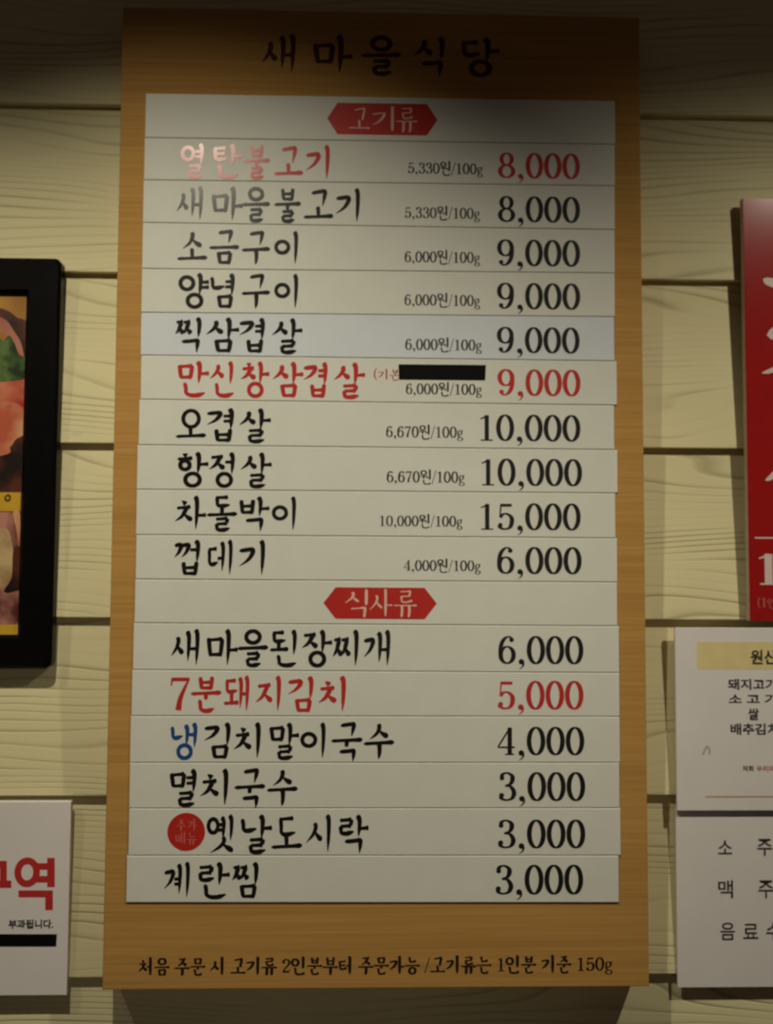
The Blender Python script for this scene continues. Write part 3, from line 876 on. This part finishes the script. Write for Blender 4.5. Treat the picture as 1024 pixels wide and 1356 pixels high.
# ------------------------------------------------------------------ red poster (right)
def build_poster():
    yf = -0.014
    xl = at(988.5, 545, yf).x; zt = at(984, 262.5, yf).z; zb = at(996, 822, yf).z
    xr = xl + 0.40
    o = ((xl + xr) / 2, 0, zb)
    e = empty('red_poster', o)
    tag(e, 'red glossy poster board with white brush lettering, right of the menu board', 'poster')
    slab('board', rect(xl, xr, zb, zt), yf + .0006, yf + .009, M_EDGE, e, o)['label'] = 'pale cut edge of the board'
    slab('batten', rect(xl + .06, xr - .06, zb + .05, zt - .05), yf + .009, -.0005, M_EDGE, e, o)
    slab('red_face', rect(xl + .0004, xr, zb, zt), yf, yf + .0006, M_POSTER, e, o)
    YP = yf - .0003
    def tr(u, v): 
        p = at(u, v, YP); return (p.x, p.z)
    s = mpp(YP)
    ink = Ink(YP)
    def stroke(pts, w, prof):
        cl = catmull(pts, 8)
        cl = [tr(u, v) for u, v in cl]
        for q in ribbon(cl, lambda i, t, dx, dy: w * s * lerp_prof(prof, t)): ink.q.append(q); ink.mi.append(0)
    for letter in (
            ([(1011, 370), (1022, 374), (1040, 377), (1062, 376)], 14, [(0, .15), (.12, .7), (.5, 1), (1, .5)]),
            ([(1046, 345), (1048, 380), (1046, 425)], 13, [(0, .5), (.2, 1), (1, .3)])), (
            ([(1019, 447), (1026, 440), (1036, 442), (1046, 452)], 15, [(0, .6), (.4, 1), (1, .5)]),
            ([(1046, 445), (1048, 465), (1046, 490)], 9, [(0, .6), (.5, 1), (1, .6)]),
            ([(1009.5, 494), (1018, 492), (1030, 488), (1060, 482)], 9, [(0, .15), (.3, .6), (1, 1)])), (
            ([(1014, 636), (1020, 633), (1028, 626), (1048, 612)], 9, [(0, .2), (.3, .7), (1, 1)]),
            ([(1034, 560), (1042, 590), (1050, 650)], 12, [(0, .4), (.2, 1), (1, .3)])):
        ink = Ink(YP)
        for st in letter: stroke(*st)
        ink.build('brush_letter', M_WHITEPRINT, e, o)
    p0, p1 = tr(1000, 713.2), tr(1000, 711.2)
    slab('thin_rule', rect(p0[0], p0[0] + .20, p0[1], p1[1]), YP, yf, M_WHITEPRINT, e, o)
    ink = Ink(YP)
    ink.put(latin('1', thick=.21)[0], 1005, 1030, 732.5, 774.5)
    ink.build('price_lettering', M_WHITEPRINT, e, o)
    ink = Ink(YP)
    ink.put(run('(1인분', 'myungjo', .13, hs=1.05, gap=.04), 1003.5, 1041, 790.5, 806)
    ink.build('small_lettering', M_SMALLRED, e, o)
build_poster()

# ------------------------------------------------------------------ origin sheet and drinks sheet (right)
def build_origin():
    yf = -0.010
    xl = at(895.5, 950, yf).x; zt = at(889, 831, yf).z; zb = at(901, 1073.5, yf).z
    xr = xl + .297
    o = ((xl + xr) / 2, 0, zb)
    e = empty('origin_sheet', o)
    tag(e, 'white sheet with a pale yellow heading band and small black lines, under the red poster', 'notice')
    slab('sheet', rect(xl, xr, zb, zt), yf, yf + .004, M_PAPER2, e, o, bevel=.0004)
    slab('backing', rect(xl + .03, xr - .03, zb + .03, zt - .012), yf + .004, -.0005, M_EDGE, e, o)
    Y1 = yf - .0003
    a = at(923.5, 886, yf); b = at(923.5, 849.5, yf)
    slab('heading_band', rect(a.x, xr - (a.x - xl), a.z, b.z), yf - .0002, yf + .0002, M_YBAND, e, o)
    gothic('heading_lettering', '원산지', 994, 1046, 860.5, 880, yf - .0005, M_GREY, e, o, bold=.025)
    gothic('item_lettering', '돼지고기', 964, 1028.5, 899, 913.5, Y1, M_GREY, e, o, bold=.025)
    gothic('item_lettering', '소 고 기', 965, 1029, 919, 932.5, Y1, M_GREY, e, o, bold=.025)
    gothic('item_lettering', '쌀', 991, 1005.5, 938, 953.5, Y1, M_GREY, e, o, bold=.025)
    gothic('item_lettering', '배추김치', 967.5, 1031, 958, 973, Y1, M_GREY, e, o, bold=.025)
    gothic('small_lettering', '저희', 983.5, 998, 1014, 1021.5, Y1, M_GREY, e, o, bold=.02)
    gothic('small_red_lettering', '우리의', 1002, 1026, 1014, 1021.5, Y1, M_SMALLRED, e, o, bold=.02)
    a = at(934.5, 1056, yf); b = at(934.5, 1054, yf)
    slab('thin_rule', rect(a.x, xr - (a.x - xl), a.z, b.z), yf - .0002, yf + .0002, M_OLIVE, e, o)
    ink = Ink(Y1)
    for pts in ([(931, 999), (935, 990), (937, 988)], [(937, 988), (940, 993), (940, 999)]):
        cl = [(at(u, v, Y1).x, at(u, v, Y1).z) for u, v in catmull(pts, 5)]
        for q in ribbon(cl, lambda i, t, dx, dy: 2.2 * mpp(Y1)): ink.q.append(q); ink.mi.append(0)
    ink.build('smudge', M_SMUDGE, e, o)
build_origin()

def build_drinks():
    yf = -0.0035
    xl = at(896.5, 1195, yf).x; zt = at(893, 1078, yf).z; zb = at(900, 1308, yf).z
    xr = xl + .297
    zt = at(893, 1068, yf).z
    o = ((xl + xr) / 2, 0, zb)
    e = empty('drinks_sheet', o)
    tag(e, 'white sheet with three widely spaced drink names, lowest on the right', 'notice')
    slab('sheet', rect(xl, xr, zb, zt), yf, -.0005, M_PAPER2, e, o, bevel=.0005)
    Y1 = yf - .0003
    for ch, u0, u1, v0, v1 in (('소', 951, 970, 1113, 1131), ('주', 1003, 1023, 1111, 1133), ('맥', 951.5, 971, 1166, 1189), ('주', 1004.5, 1025, 1166, 1189),
                               ('음', 954.5, 973.5, 1222, 1244.5), ('료', 984.5, 1004.5, 1223.5, 1243), ('수', 1015, 1035, 1222, 1245)):
        gothic('item_letter', ch, u0, u1, v0, v1, Y1, M_GREY, e, o, bold=.01)
build_drinks()
